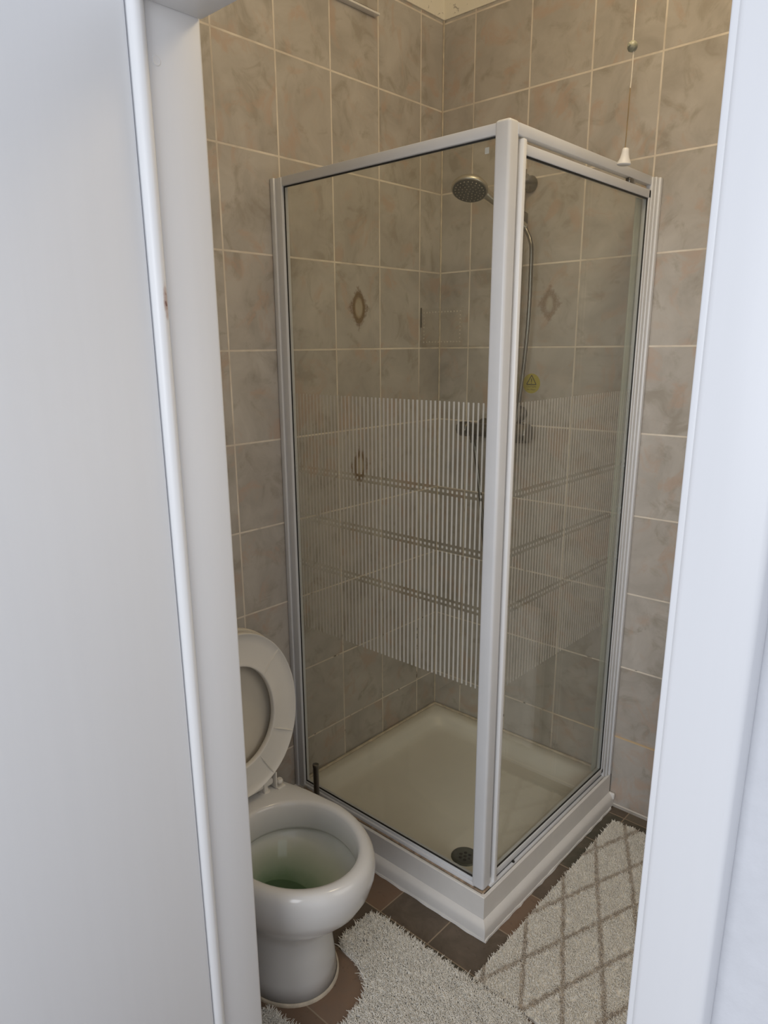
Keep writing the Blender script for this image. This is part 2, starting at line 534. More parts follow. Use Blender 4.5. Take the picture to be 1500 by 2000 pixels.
# door lining with rounded stop bead, head and architrave
bm = B()
box(bm, XL - 0.03, XL, YW - 0.085, YW + 0.004, 0, ZH + 0.03, bev=0.006, seg=3)
lathe(bm, (XL - 0.0004, -1.497, 1.888), (1, 0, 0), [(0, 0.0075), (0.0012, 0.0055), (0.0004, 0.003), (0.0010, 0.0012)], 16)
struct('trim_1', bm, M['paint'], 'white painted left jamb lining of the doorway', 'door frame', 40)
bm = B()
box(bm, XL - 0.045, XL + 0.010, -1.5315, -1.5110, 0, 2.05, bev=0.0098, seg=5)
struct('trim_2', bm, M['paint_chip'], 'rounded white stop bead on left jamb with a brown chip', 'door frame', 60)
bm = B()
box(bm, XL, XJ, YW - 0.085, YW + 0.004, ZH, ZH + 0.03, bev=0.003)
box(bm, XL + 0.011, XJ, -1.5355, -1.5095, ZH - 0.004, 2.05, bev=0.004)
struct('trim_3', bm, M['paint'], 'white painted head of the door frame', 'door frame', 40)
bm = B()
box(bm, XJ, XJ + 0.03, YW - 0.088, YW + 0.004, 0, ZH + 0.03, bev=0.003)
box(bm, XJ, XJ + 0.008, -1.5335, -1.5005, 0, 2.03, bev=0.002, seg=3); box(bm, XJ + 0.0048, XJ + 0.0665, -1.5365, -1.5005, 0, 2.03, bev=0.006, seg=4)
struct('trim_4', bm, gloss_paint('bright white architrave paint', (0.745, 0.75, 0.765), 0.35), 'broad white architrave on the right of the doorway', 'door frame', 50)

# the open door leaf on the left
dt = thing('door_1', (XL - 0.012, -1.54, 0.0), 'plain white flush door standing open on the left', 'door')
dt['kind'] = 'structure'
bm = B(); box(bm, XL - 0.047, XL - 0.004, -2.30, -1.5310, 0.008, 2.0, bev=0.010, seg=4)
for v in bm.verts: v.co.x += 0.0095 * (1 - v.co.z / 2.0)     # the leaf has sagged a little out of plumb
obj('leaf', bm, gloss_paint('white door leaf paint', (0.83, 0.84, 0.855)), dt, 40)

# silicone bead down the shower corner
bm = B()
box(bm, 0.0, 0.005, -0.005, 0.0, 0.122, ZT, bev=0.002)
struct('trim_5', bm, M['sealant'], 'pale sealant bead in the tiled shower corner', 'sealant')

# ------------------------------------------------------------------ shower tray
TX, TY = 0.748, -0.755


def rrect(x0, x1, y0, y1, r, z, n=7):
    pts = []
    for cx, cy, a0 in ((x1 - r, y1 - r, 0), (x0 + r, y1 - r, 90), (x0 + r, y0 + r, 180), (x1 - r, y0 + r, 270)):
        for k in range(n):
            a = math.radians(a0 + 90 * k / (n - 1))
            pts.append(Vector((cx + r * math.cos(a), cy + r * math.sin(a), z)))
    return pts


tray = thing('shower_tray', (0.375, -0.378, 0), 'square cream shower tray on a white boarded plinth', 'shower tray')
bm = B()


def tr_ring(inset, r, z): return rrect(0.002 + inset, TX - inset, TY + inset, -0.002 - inset, r, z)


loft(bm, [tr_ring(0.0, 0.004, 0.092), tr_ring(0.0, 0.004, 0.116), tr_ring(0.004, 0.008, 0.1205), tr_ring(0.034, 0.030, 0.1205), tr_ring(0.044, 0.045, 0.118),
          tr_ring(0.052, 0.060, 0.108), tr_ring(0.060, 0.070, 0.088), tr_ring(0.072, 0.075, 0.076), tr_ring(0.095, 0.075, 0.0715), tr_ring(0.16, 0.06, 0.0700), tr_ring(0.30, 0.03, 0.0690)], False, True)
obj('basin', bm, M['acrylic'], tray, 70)


def sweep_L(bm, prof, x=TX, y=TY, cap=True):
    rows = [[Vector((0.001, y - d, z)) for d, z in prof], [Vector((x + d, y - d, z)) for d, z in prof], [Vector((x + d, -0.001, z)) for d, z in prof]]
    loft(bm, rows, cap, cap)


bm = B(); sweep_L(bm, [(0.004, 0.0), (0.004, 0.1185), (0.002, 0.1205), (-0.006, 0.1205), (-0.006, 0.0)])
obj('apron', bm, M['board'], tray, 30)
bm = B(); sweep_L(bm, [(0.0045, 0.004), (0.0185, 0.004), (0.0195, 0.034), (0.0165, 0.042), (0.0105, 0.049), (0.0045, 0.0535)])
obj('skirting', bm, M['board'], tray, 25)
# ragged sealant line under the skirting
bm = B()
path = [Vector((0.002 + 0.768 * i / 40, TY - 0.0195, 0)) for i in range(41)] + [Vector((TX + 0.0195, TY - 0.0195 + 0.775 * i / 40, 0)) for i in range(1, 40)]
rings = []
for p in path:
    w = 0.0015 + 0.0035 * random.random() ** 2; h = 0.004 + 0.004 * random.random()
    n = Vector((0, -1, 0)) if p.x < TX + 0.015 else Vector((1, 0, 0))
    rings.append([p + Vector((0, 0, 0.0005)) - n * 0.003, p + n * w + Vector((0, 0, 0.0005)), p + n * w * 0.4 + Vector((0, 0, h)), p - n * 0.003 + Vector((0, 0, h))])
loft(bm, rings, True, True)
obj('floor_sealant', bm, M['board'], tray, 60)
bm = B()
box(bm, 0.002, 0.012, TY + 0.02, -0.002, 0.119, 0.127, bev=0.003); box(bm, 0.002, TX - 0.01, -0.012, -0.002, 0.119, 0.127, bev=0.003)
obj('wall_sealant', bm, M['sealant'], tray, 60)
bm = B(); box(bm, TX + 0.001, TX + 0.0045, -0.0045, -0.0005, 0.05, 0.128); obj('joint_gap', bm, M['seal_black'], tray)
bm = B()
box(bm, TX + 0.004, TX + 0.024, -0.010, -0.0005, 0.030, 0.054, bev=0.004, seg=3)
obj('sealant_blob', bm, M['board'], tray, 60)
# waste
dr = B(); DC = (0.588, -0.612, 0.0695)
lathe(dr, DC, (0, 0, 1), [(0.0, 0.041), (0.003, 0.041), (0.0055, 0.037), (0.005, 0.030), (0.003, 0.026), (0.003, 0.0)], 36)
waste = obj('waste', dr, M['drain'], tray, 60)
bm = B()
for k in range(7):
    a = k * PI / 3; r = 0 if k == 6 else 0.015
    lathe(bm, (DC[0] + r * math.cos(a), DC[1] + r * math.sin(a), DC[2] + 0.0026), (0, 0, 1), [(0, 0.0052), (0.0007, 0.0052)], 14)
obj('grate_holes', bm, M['black'], waste)

# ------------------------------------------------------------------ shower enclosure
EN = thing('shower_enclosure', (0.37, -0.37, 0.121), 'white framed glass shower enclosure with pin striped panes', 'shower enclosure')
ZB, ZE = 0.121, 1.953
PX, PY = 0.739, -0.747     # outer corner of the post
bm = B(); box(bm, PX - 0.037, PX, PY, PY + 0.037, ZB + 0.003, ZE + 0.004, bev=0.007, seg=4)
obj('corner_post', bm, M['alu'], EN, 50)
boxes('wall_profile', [(0.001, 0.016, -0.752, -0.716, ZB, ZE), (0.014, 0.040, -0.746, -0.722, ZB, ZE - 0.001)], M['alu'], EN)
boxes('wall_profile', [(0.7265, 0.7535, -0.016, -0.001, ZB, ZE), (0.729, 0.748, -0.030, -0.014, ZB, ZE), (0.726, 0.7445, -0.046, -0.029, ZB, ZE - 0.002)], M['alu'], EN)
boxes('top_rail', [(0.038, PX - 0.03, -0.744, -0.720, ZE - 0.0225, ZE)], M['alu'], EN)
boxes('top_rail', [(0.722, 0.7405, PY + 0.03, -0.010, ZE - 0.0225, ZE)], M['alu'], EN)
boxes('bottom_rail', [(0.038, PX - 0.03, -0.746, -0.720, ZB, ZB + 0.014), (0.038, PX - 0.03, -0.740, -0.722, ZB + 0.012, ZB + 0.022)], M['alu'], EN)
boxes('bottom_rail', [(0.716, 0.744, PY + 0.03, -0.010, ZB, ZB + 0.009), (0.718, 0.736, PY + 0.03, -0.040, ZB + 0.008, ZB + 0.019)], M['alu'], EN)
boxes('track_groove', [(0.7362, 0.7378, PY + 0.045, -0.030, ZB + 0.0088, ZB + 0.0096)], M['seal_black'], EN, bev=0.0)


def pane(name, x0, x1, y0, y1, z0, z1, front, mats, parent):
    bm = B()
    for f in box(bm, x0, x1, y0, y1, z0, z1):
        c = f.calc_center_median()
        if (front == '-Y' and abs(c.y - y0) < 1e-6) or (front == '+X' and abs(c.x - x1) < 1e-6): f.material_index = 1
    return obj(name, bm, mats, parent, room=True)


# fixed pane in the left screen
fp = pane('fixed_pane', 0.036, PX - 0.034, -0.7335, -0.7285, ZB + 0.018, ZE - 0.02, '-Y', [M['glass'], M['print_fixed']], EN)
boxes('seal', [(0.0395, 0.0425, -0.7375, -0.7345, ZB + 0.022, ZE - 0.0225), (0.040, PX - 0.037, -0.7375, -0.7345, ZE - 0.0258, ZE - 0.0222),
               (0.040, PX - 0.037, -0.7375, -0.7345, ZB + 0.0215, ZB + 0.026)], M['seal_black'], EN, bev=0.0005)
bm = B(); box(bm, 0.672, 0.682, -0.7342, -0.7337, 1.902, 1.914)
obj('glass_mark', bm, simple('etched mark', (0.55, 0.55, 0.50), 0.8), EN)
# hinged door in the right screen
DZ0, DZ1 = 0.143, 1.918
DX0, DX1 = 0.724, 0.742
DY0, DY1 = -0.690, -0.047
door = boxes('door_frame', [(DX0, DX1, DY0, DY1, DZ1 - 0.021, DZ1), (DX0, DX1, DY0, DY1, DZ0, DZ0 + 0.017),
                            (DX0, DX1, DY1 - 0.012, DY1, DZ0, DZ1)], M['alu'], EN)
boxes('closing_strip', [(0.728, 0.7455, -0.7035, -0.690, 0.128, 1.926)], M['alu_bright'], door, bev=0.003)
pane('door_pane', 0.7305, 0.7355, DY0, DY1 - 0.010, DZ0 + 0.015, DZ1 - 0.019, '+X', [M['glass'], M['print_door']], door)
boxes('seal', [(0.7365, 0.7395, DY0 + 0.006, DY1 - 0.012, DZ1 - 0.0245, DZ1 - 0.0205), (0.7365, 0.7395, DY0 + 0.006, DY1 - 0.012, DZ0 + 0.0165, DZ0 + 0.021),
               (0.7365, 0.7395, DY1 - 0.0155, DY1 - 0.0115, DZ0 + 0.016, DZ1 - 0.021)], M['seal_black'], door, bev=0.0005)
boxes('side_seal', [(0.7215, 0.7255, DY1 - 0.050, DY1 - 0.014, DZ0 + 0.02, DZ1 - 0.022)], M['seal_clear'], door, bev=0.001)
boxes('latch', [(0.730, 0.742, -0.185, -0.157, 1.917, 1.929)], M['chrome_dark'], door, bev=0.002)
bm = B(); box(bm, 0.727, 0.733, -0.150, -0.128, 1.919, 1.927, bev=0.002); obj('latch_pin', bm, M['brushed'], door, 40)
bm = B(); lathe(bm, (0.740, -0.60, ZB + 0.0085), (0.4, 0, 1), [(0, 0.0045), (0.003, 0.004)], 12)
obj('screw', bm, M['seal_black'], EN, 40)
boxes('sealant_joint', [(0.04, PX, PY - 0.0035, PY + 0.004, ZB - 0.0005, ZB + 0.0035), (PX - 0.003, PX + 0.0035, PY, PY + 0.10, ZB - 0.0005, ZB + 0.0035), (0.7385, 0.7435, -0.62, -0.02, ZB - 0.0005, ZB + 0.002)], M['dirt'], EN, bev=0.001)
bm = B(); box(bm, 0.0445, 0.052, -0.752, -0.747, ZB + 0.001, ZB + 0.012, bev=0.001); obj('end_cap', bm, M['brushed'], EN, 40)

# ------------------------------------------------------------------ shower fittings
RX, RY = 0.345, -0.045
rail = thing('shower_riser_rail', (RX, 0, 1.33), 'chrome riser rail on the back tiles behind the white corner post', 'shower rail')
bm = B(); lathe(bm, (RX, RY, 1.29), (0, 0, 1), [(0, 0.009), (0.74, 0.009)], 20); obj('rail', bm, M['chrome'], rail, 60)
for zz in (1.995, 1.30):
    bm = B()
    lathe(bm, (RX, -0.001, zz), (0, -1, 0), [(0, 0.023), (0.006, 0.025), (0.014, 0.022), (0.030, 0.016), (0.048, 0.0175), (0.058, 0.015), (0.062, 0.010)], 24)
    lathe(bm, (RX, RY, zz - 0.022), (0, 0, 1), [(0, 0.013), (0.003, 0.016), (0.041, 0.016), (0.044, 0.013)], 20)
    b_ = obj('wall_bracket', bm, M['chrome_dark'], rail, 50)
bm = B()
lathe(bm, (RX, RY, 1.866), (0, 0, 1), [(0, 0.014), (0.004, 0.018), (0.040, 0.018), (0.044, 0.014)], 20)
lathe(bm, (RX + 0.004, -0.068, 1.874), (0.05, 0.5, -0.35), [(-0.014, 0.016), (0.016, 0.015)], 20)
lathe(bm, (RX - 0.012, RY, 1.888), (-1, 0, 0), [(0, 0.012), (0.020, 0.014), (0.024, 0.011)], 18)
obj('slider_clamp', bm, M['chrome_dark'], rail, 50)

hc = Vector((0.292, -0.250, 1.952)); hn = Vector((0.16, -0.43, -0.89)).normalized()
HS = thing('hand_shower', tuple(hc), 'round satin metal hand shower head tilted down in the enclosure', 'shower head')
bm = B()
lathe(bm, hc - hn * 0.024, hn, [(-0.004, 0.012), (0, 0.030), (0.006, 0.046), (0.014, 0.0525), (0.021, 0.0535), (0.025, 0.052), (0.026, 0.049)], 40)
obj('head', bm, M['brushed'], HS, 60)
bm = B()
lathe(bm, hc + hn * 0.0012, hn, [(0, 0.0488), (0.0015, 0.0488), (0.002, 0.047)], 40)
fo = obj('spray_face', bm, M['rubber_face'], HS, 60)
bm = B()
_, uu, vv = frame_from(hn)
for rr, cnt in ((0.0, 1), (0.011, 6), (0.021, 11), (0.031, 16), (0.041, 22)):
    for k in range(cnt):
        a = 2 * PI * k / cnt
        c = hc + hn * 0.003 + (uu * math.cos(a) + vv * math.sin(a)) * rr
        lathe(bm, c, hn, [(0, 0.0022), (0.0022, 0.0014)], 8)
nz = obj('nozzles', bm, M['brushed'], fo, 40)
bm = B()
hend = Vector((0.364, -0.058, 1.866))
pth = smooth_path([hc - hn * 0.012 + Vector((0.008, 0.03, 0.006)), hc + Vector((0.020, 0.062, -0.006)), hc + Vector((0.043, 0.115, -0.040)), Vector((0.352, -0.085, 1.884)), hend], 8)
tube(bm, pth, [0.019 - 0.008 * min(1, i / 12) for i in range(len(pth))], 16)
obj('handle', bm, M['brushed'], HS, 60)

hose_pts = smooth_path([hend + Vector((-0.002, -0.002, 0.004)), (0.370, -0.058, 1.855), (0.386, -0.060, 1.825), (0.392, -0.060, 1.78), (0.390, -0.058, 1.60), (0.372, -0.052, 1.40), (0.343, -0.052, 1.15),
                        (0.318, -0.052, 0.90), (0.288, -0.055, 0.77), (0.256, -0.055, 0.82), (0.236, -0.055, 0.97), (0.205, -0.056, 1.16), (0.200, -0.062, 1.205)], 14)
bm = B(); tube(bm, hose_pts, 0.0065, 12, 0.05)
ho = obj('shower_hose', bm, M['chrome_dark'], None, 80)
tag(ho, 'flexible metal shower hose looping from hand shower to mixer bar', 'hose')

mx = thing('mixer_bar', (0.27, 0, 1.243), 'dark chrome thermostatic shower mixer bar with two round knobs', 'shower mixer')
bm = B()
lathe(bm, (0.185, -0.065, 1.243), (1, 0, 0), [(0, 0.020), (0.004, 0.0225), (0.176, 0.0225), (0.180, 0.020)], 28)
lathe(bm, (0.200, -0.065, 1.228), (0, 0, -1), [(0, 0.012), (0.018, 0.012), (0.020, 0.010), (0.030, 0.010)], 16)
obj('bar', bm, M['chrome_dark'], mx, 50)
for xx in (0.205, 0.340):
    bm = B(); lathe(bm, (xx, -0.001, 1.243), (0, -1, 0), [(0, 0.033), (0.004, 0.034), (0.012, 0.026), (0.018, 0.016), (0.050, 0.016)], 24)
    obj('wall_flange', bm, M['chrome_dark'], mx, 50)


def knob(x, dirx, r, length):
    bm = B(); n = 40; rings = []
    for t, k in ((0, 0.86), (0.004, 1.0), (length - 0.006, 0.97), (length - 0.001, 0.90), (length, 0.80)):
        rings.append([Vector((x + dirx * t, -0.065 + r * k * (1 + (0.035 if i % 4 < 2 else -0.02)) * math.cos(2 * PI * i / n), 1.243 + r * k * (1 + (0.035 if i % 4 < 2 else -0.02)) * math.sin(2 * PI * i / n))) for i in range(n)])
    loft(bm, rings, True, True)
    return obj('knob', bm, M['chrome_dark'], mx, 35)


knob(0.366, 1, 0.0315, 0.050)
knob(0.184, -1, 0.0245, 0.042)

# clear soap basket in the corner
sb = thing('soap_basket', (0.09, -0.05, 1.515), 'clear plastic soap basket in the tiled shower corner', 'soap basket')
bm = B()
box(bm, 0.008, 0.178, -0.112, -0.109, 1.520, 1.640, bev=0.001); box(bm, 0.008, 0.178, -0.111, -0.006, 1.517, 1.520, bev=0.001)
box(bm, 0.006, 0.009, -0.111, -0.106, 1.518, 1.640, bev=0.001); box(bm, 0.176, 0.179, -0.111, -0.106, 1.518, 1.640, bev=0.001)
obj('basket', bm, M['clear_plastic'], sb)
bm = B()
for zz in (1.532, 1.628):
    for i in range(13): lathe(bm, (0.018 + 0.0125 * i, -0.1118, zz), (0, -1, 0), [(0, 0.0028), (0.0012, 0.002)], 8)
for xx in (0.018, 0.168):
    for i in range(1, 8): lathe(bm, (xx, -0.1118, 1.532 + 0.012 * i), (0, -1, 0), [(0, 0.0028), (0.0012, 0.002)], 8)
obj('raised_dots', bm, simple('frosted plastic dots', (0.52, 0.47, 0.40), 0.5), sb, 40)
bm = B(); box(bm, 0.004, 0.0075, -0.113, -0.109, 1.580, 1.645, bev=0.001); obj('edge_strip', bm, M['chrome_dark'], sb, 40)

# yellow caution sticker on the tiles
st = thing('warning_sticker', (0.378, 0, 1.398), 'round yellow caution sticker on the tiles beside the hose', 'sticker')
bm = B(); lathe(bm, (0.378, -0.0002, 1.398), (0, -1, 0), [(0, 0.0315), (0.0004, 0.0315)], 40)
obj('disc', bm, simple('yellow sticker', (0.42, 0.36, 0.055), 0.5, nscale=30, namt=0.05), st)
ink = simple('dark sticker print', (0.05, 0.045, 0.02), 0.6)
bm = B()


def quad(bm, pts, y=-0.0010):
    bm.faces.new([bm.verts.new((0.378 + a, y, 1.398 + b)) for a, b in pts])


def stroke(bm, a, b, w):
    a = Vector(a); b = Vector(b); d = (b - a).normalized(); n = Vector((-d.y, d.x)) * w / 2
    quad(bm, [a - n, b - n, b + n, a + n])


T = [(-0.0175, -0.003), (0.0175, -0.003), (0.0, 0.0265)]
for i in range(3): stroke(bm, T[i], T[(i + 1) % 3], 0.0028)
stroke(bm, (0, 0.016), (0, 0.005), 0.003); stroke(bm, (0, 0.0025), (0, 0.0000), 0.003)
obj('triangle_sign', bm, ink, st)


def text_mesh(name, body, size, loc, mat, parent):
    cu = bpy.data.curves.new(name, 'FONT'); cu.body = body; cu.size = size; cu.align_x = 'CENTER'
    tmp = bpy.data.objects.new(name, cu); COL.objects.link(tmp)
    bpy.context.view_layer.update()
    me = bpy.data.meshes.new_from_object(tmp.evaluated_get(bpy.context.evaluated_depsgraph_get()))
    bpy.data.objects.remove(tmp)
    me.materials.clear(); me.materials.append(mat)
    o = bpy.data.objects.new(name, me); link(o, parent)
    o.rotation_euler = (PI / 2, 0, 0); o.location = Vector(loc) - parent.location
    return o


text_mesh('lettering', 'CAUTION', 0.0078, (0.378, -0.0010, 1.398 - 0.0125), ink, st)
text_mesh('lettering', 'Hot Water', 0.0072, (0.378, -0.0010, 1.398 - 0.0215), ink, st)

# ------------------------------------------------------------------ pull cord and wall strip
CX, CY = 0.85, -0.462
pc = thing('pull_cord', (CX, CY, 1.897), 'light pull cord with green bead and white cone by the shower', 'pull cord')
bm = B(); tube(bm, smooth_path([(CX, CY, ZC), (CX + 0.001, CY, 2.4), (CX, CY, 2.13)], 6), 0.0014, 8); obj('upper_cord', bm, M['cord_white'], pc, 80)
bm = B(); tube(bm, smooth_path([(CX + 0.003, CY, 2.122), (CX + 0.003, CY, 2.07), (CX + 0.002, CY, 2.045)], 4), 0.0013, 8); obj('middle_cord', bm, M['cord_white'], pc, 80)
bm = B(); tube(bm, smooth_path([(CX + 0.002, CY, 2.046), (CX + 0.001, CY, 1.97), (CX, CY, 1.926)], 4), 0.0013, 8); obj('lower_cord', bm, M['cord_brown'], pc, 80)
bm = B(); lathe(bm, (CX, CY, 2.113), (0, 0, 1), [(0, 0.004), (0.002, 0.008), (0.007, 0.0105), (0.012, 0.0105), (0.017, 0.008), (0.020, 0.004)], 20)
lathe(bm, (CX - 0.002, CY - 0.010, 2.124), (-0.4, -1, 0), [(0, 0.004), (0.003, 0.003)], 12)
obj('connector_bead', bm, M['bead'], pc, 60)
bm = B(); lathe(bm, (CX, CY, 1.896), (0.06, 0, 1), [(0.002, 0.0), (0.0, 0.0125), (0.002, 0.0150), (0.006, 0.0138), (0.014, 0.0100), (0.024, 0.0078), (0.032, 0.0068), (0.0335, 0.0055)], 24)
obj('cone_pull', bm, M['white_plastic'], pc, 50)

tk = thing('wall_strip', (0, -0.55, 2.445), 'thin pale plastic strip high on the left tiles', 'strip')
bm = B(); box(bm, 0.0, 0.022, -0.80, -0.330, 2.440, 2.446, bev=0.0015); obj('shelf_lip', bm, M['white_plastic'], tk, 40)
bm = B(); box(bm, 0.0, 0.006, -0.80, -0.334, 2.446, 2.456, bev=0.001); obj('backing_or_shade', bm, M['seal_black'], tk, 40)  # black band stands in for the shadow above the pale strip

# ------------------------------------------------------------------ radiator (seen mirrored in the door glass)
rd = thing('radiator', (1.25, -0.06, 0.15), 'white panel radiator on the back wall mirrored in the shower door', 'radiator')
bm = B()
n = 90; x0, x1 = 0.965, 1.50
top = []; rows = [[], []]
for i in range(n + 1):
    x = x0 + (x1 - x0) * i / n
    y = -0.10 + 0.004 * math.cos(i * 2 * PI / 6)
    rows[0].append(Vector((x, y, 0.16))); rows[1].append(Vector((x, y, 0.66)))
back = [[Vector((p.x, -0.050, p.z)) for p in r] for r in rows]
loft(bm, [back[0], rows[0], rows[1], back[1], back[0]], closed=False)
obj('panel', bm, M['white_plastic'], rd, 30)
for xx in (x0, x1):
    bm = B(); box(bm, xx - 0.004, xx + 0.004, -0.104, -0.046, 0.158, 0.662, bev=0.003); obj('end_cap', bm, M['white_plastic'], rd, 40)
for xx in (1.05, 1.40):
    bm = B(); box(bm, xx - 0.02, xx + 0.02, -0.052, -0.001, 0.25, 0.60, bev=0.003); obj('wall_bracket', bm, M['white_plastic'], rd, 40)

# ------------------------------------------------------------------ toilet
AY = -1.163
TO = thing('toilet', (0.36, AY, 0), 'white toilet with seat and lid raised beside the shower', 'toilet')


def egg(xf, xb, w, z, cx=0.45, wb=None, n=56, sq=2.25):
    """outline of a bowl: round nose at xf, half width w, straighter tail at xb with half width wb"""
    pts = []
    wb = w * 0.62 if wb is None else wb
    for i in range(n):
        a = 2 * PI * i / n
        c, s = math.cos(a), math.sin(a)
        if c >= 0:
            x = cx + (xf - cx) * c; y = w * s
        else:
            k = abs(c) ** (2 / 3.2)
            x = cx - (cx - xb) * k
            q = (cx - x) / (cx - xb)
            lim = w + (wb - w) * (q * q * (3 - 2 * q))
            y = lim * math.copysign(abs(s) ** (2 / 3.2), s)
        pts.append(Vector((x, AY + y, z)))
    return pts


def hole(xf, xb, w, z, cx=0.47, n=56):
    pts = []
    for i in range(n):
        a = 2 * PI * i / n
        c, s = math.cos(a), math.sin(a)
        x = cx + ((xf - cx) if c >= 0 else (cx - xb)) * c
        pts.append(Vector((x, AY + w * s, z)))
    return pts


bm = B()
outer = [egg(0.566, 0.13, 0.116, 0.001, 0.43), egg(0.562, 0.13, 0.112, 0.05, 0.43), egg(0.556, 0.13, 0.106, 0.11, 0.43), egg(0.553, 0.13, 0.105, 0.155, 0.43), egg(0.560, 0.11, 0.108, 0.180, 0.43),
         egg(0.588, 0.10, 0.119, 0.205, 0.44), egg(0.622, 0.09, 0.137, 0.232, 0.44), egg(0.652, 0.08, 0.155, 0.265, 0.45), egg(0.673, 0.06, 0.169, 0.300, 0.45), egg(0.685, 0.05, 0.177, 0.335, 0.45),
         egg(0.687, 0.04, 0.179, 0.358, 0.45), egg(0.684, 0.035, 0.177, 0.374, 0.45), egg(0.677, 0.032, 0.171, 0.385, 0.45), egg(0.668, 0.031, 0.164, 0.390, 0.45)]
inner = [hole(0.655, 0.315, 0.152, 0.390), hole(0.646, 0.322, 0.145, 0.3875), hole(0.641, 0.326, 0.141, 0.380), hole(0.638, 0.328, 0.139, 0.365), hole(0.636, 0.330, 0.137, 0.322), hole(0.639, 0.327, 0.140, 0.313), hole(0.648, 0.320, 0.148, 0.311)]
loft(bm, outer + inner, True, False)
obj('pan', bm, M['ceramic'], TO, 180)
bm = B()
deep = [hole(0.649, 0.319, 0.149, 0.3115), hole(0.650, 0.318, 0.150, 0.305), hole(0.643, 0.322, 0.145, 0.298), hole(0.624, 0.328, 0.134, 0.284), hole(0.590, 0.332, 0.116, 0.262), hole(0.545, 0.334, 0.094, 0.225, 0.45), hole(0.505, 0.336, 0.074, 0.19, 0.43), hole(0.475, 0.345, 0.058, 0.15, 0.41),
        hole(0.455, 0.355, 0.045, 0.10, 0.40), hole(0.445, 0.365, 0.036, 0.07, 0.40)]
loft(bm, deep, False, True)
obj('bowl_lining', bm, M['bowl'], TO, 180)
bm = B(); loft(bm, [hole(0.498, 0.3365, 0.0705, 0.183, 0.43), hole(0.46, 0.36, 0.04, 0.183, 0.43)], False, True)
obj('water', bm, M['water'], TO, 180)
bm = B(); rr = []
for k, (o_, zz) in enumerate(((0.0, 0.008), (0.0025, 0.0075), (0.0045, 0.004), (0.005, 0.0))):
    rr.append(egg(0.566 + o_, 0.13, 0.116 + o_, zz, 0.43))
loft(bm, rr)
obj('floor_sealant', bm, M['sealant'], TO, 80)
# cistern
bm = B(); box(bm, 0.004, 0.178, AY - 0.175, AY + 0.175, 0.375, 0.735, bev=0.018, seg=4); obj('cistern', bm, M['ceramic'], TO, 50)
bm = B(); box(bm, 0.003, 0.186, AY - 0.182, AY + 0.182, 0.732, 0.765, bev=0.010, seg=4); obj('cistern_lid', bm, M['ceramic'], TO, 50)
bm = B(); lathe(bm, (0.09, AY, 0.764), (0, 0, 1), [(0, 0.022), (0.004, 0.021), (0.006, 0.018)], 28); obj('flush_button', bm, M['chrome'], TO, 50)


# raised seat and lid: drawn lying flat (t along the seat, s across), then stood up
def stand(t, s, h, x0, z0, lean):
    """t from the hinge, s sideways, h thickness towards the front"""
    return Vector((x0 - t * math.sin(lean) + h * math.cos(lean), AY + s, z0 + t * math.cos(lean) + h * math.sin(lean)))


def seat_outline(L, w, t0=0.0, n=72, tc=0.215, e=2.15):
    out = []
    for i in range(n):
        a = 2 * PI * i / n
        c, s = math.cos(a), math.sin(a)
        if c >= 0:
            t = tc + (L - tc) * abs(c) ** (2 / 2.1); y = w * math.copysign(abs(s) ** (2 / 2.1), s)
        else:
            t = tc - (tc - t0) * abs(c) ** (2 / e); y = w * math.copysign(abs(s) ** (2 / e), s)
        out.append((t, y))
    return out


SX, SZ, SL = 0.272, 0.415, math.radians(2.5)
LEN, SW = 0.437, 0.186
o_out = seat_outline(LEN, SW)
h_in = seat_outline(0.352, 0.116, 0.080, tc=0.205, e=2.0)


def blend(a, b, k): return [(p[0] + (q[0] - p[0]) * k, p[1] + (q[1] - p[1]) * k) for p, q in zip(a, b)]


def ring3(outl, h): return [stand(t, s, h, SX, SZ, SL) for t, s in outl]


bm = B()
# rim lip, hollow underside, inner lip; back face is the seating face
loft(bm, [ring3(blend(o_out, h_in, 0.03), 0.002), ring3(o_out, 0.008), ring3(o_out, 0.020), ring3(blend(o_out, h_in, 0.012), 0.0225), ring3(blend(o_out, h_in, 0.035), 0.0225), ring3(blend(o_out, h_in, 0.06), 0.0195),
          ring3(blend(o_out, h_in, 0.30), 0.0165), ring3(blend(o_out, h_in, 0.65), 0.0150), ring3(blend(o_out, h_in, 0.92), 0.0170), ring3(blend(o_out, h_in, 0.97), 0.0180), ring3(h_in, 0.0165),
          ring3(h_in, 0.004), ring3(blend(o_out, h_in, 0.96), 0.0), ring3(blend(o_out, h_in, 0.5), -0.003), ring3(blend(o_out, h_in, 0.03), 0.002)])
bmesh.ops.remove_doubles(bm, verts=bm.verts[:], dist=1e-5)
seat = obj('seat', bm, M['seat'], TO, 60)
for i in (10, 23, 30, 42, 49, 62):
    bm = B()
    a = blend(o_out, h_in, 0.04)[i]; b = blend(o_out, h_in, 0.92)[i]
    av = Vector(a); bv = Vector(b); d = (bv - av).normalized(); nn = Vector((-d.y, d.x)) * 0.0022
    lo = [stand(p.x, p.y, 0.0145, SX, SZ, SL) for p in (av - nn * 2.2, bv - nn * 1.2, bv + nn * 1.2, av + nn * 2.2)]
    hi = [stand(p.x, p.y, hh, SX, SZ, SL) for p, hh in ((av - nn * 0.4, 0.0215), (bv - nn * 0.4, 0.0178), (bv + nn * 0.4, 0.0178), (av + nn * 0.4, 0.0215))]
    loft(bm, [lo, hi], True, True)
    obj('rib', bm, M['seat'], seat, 30)
bm = B()
LX, LZ = SX - 0.012, SZ + 0.006


def lring(k, h): return [stand(0.215 + (t - 0.215) * k, s * k, h, LX, LZ, SL) for t, s in o_out]


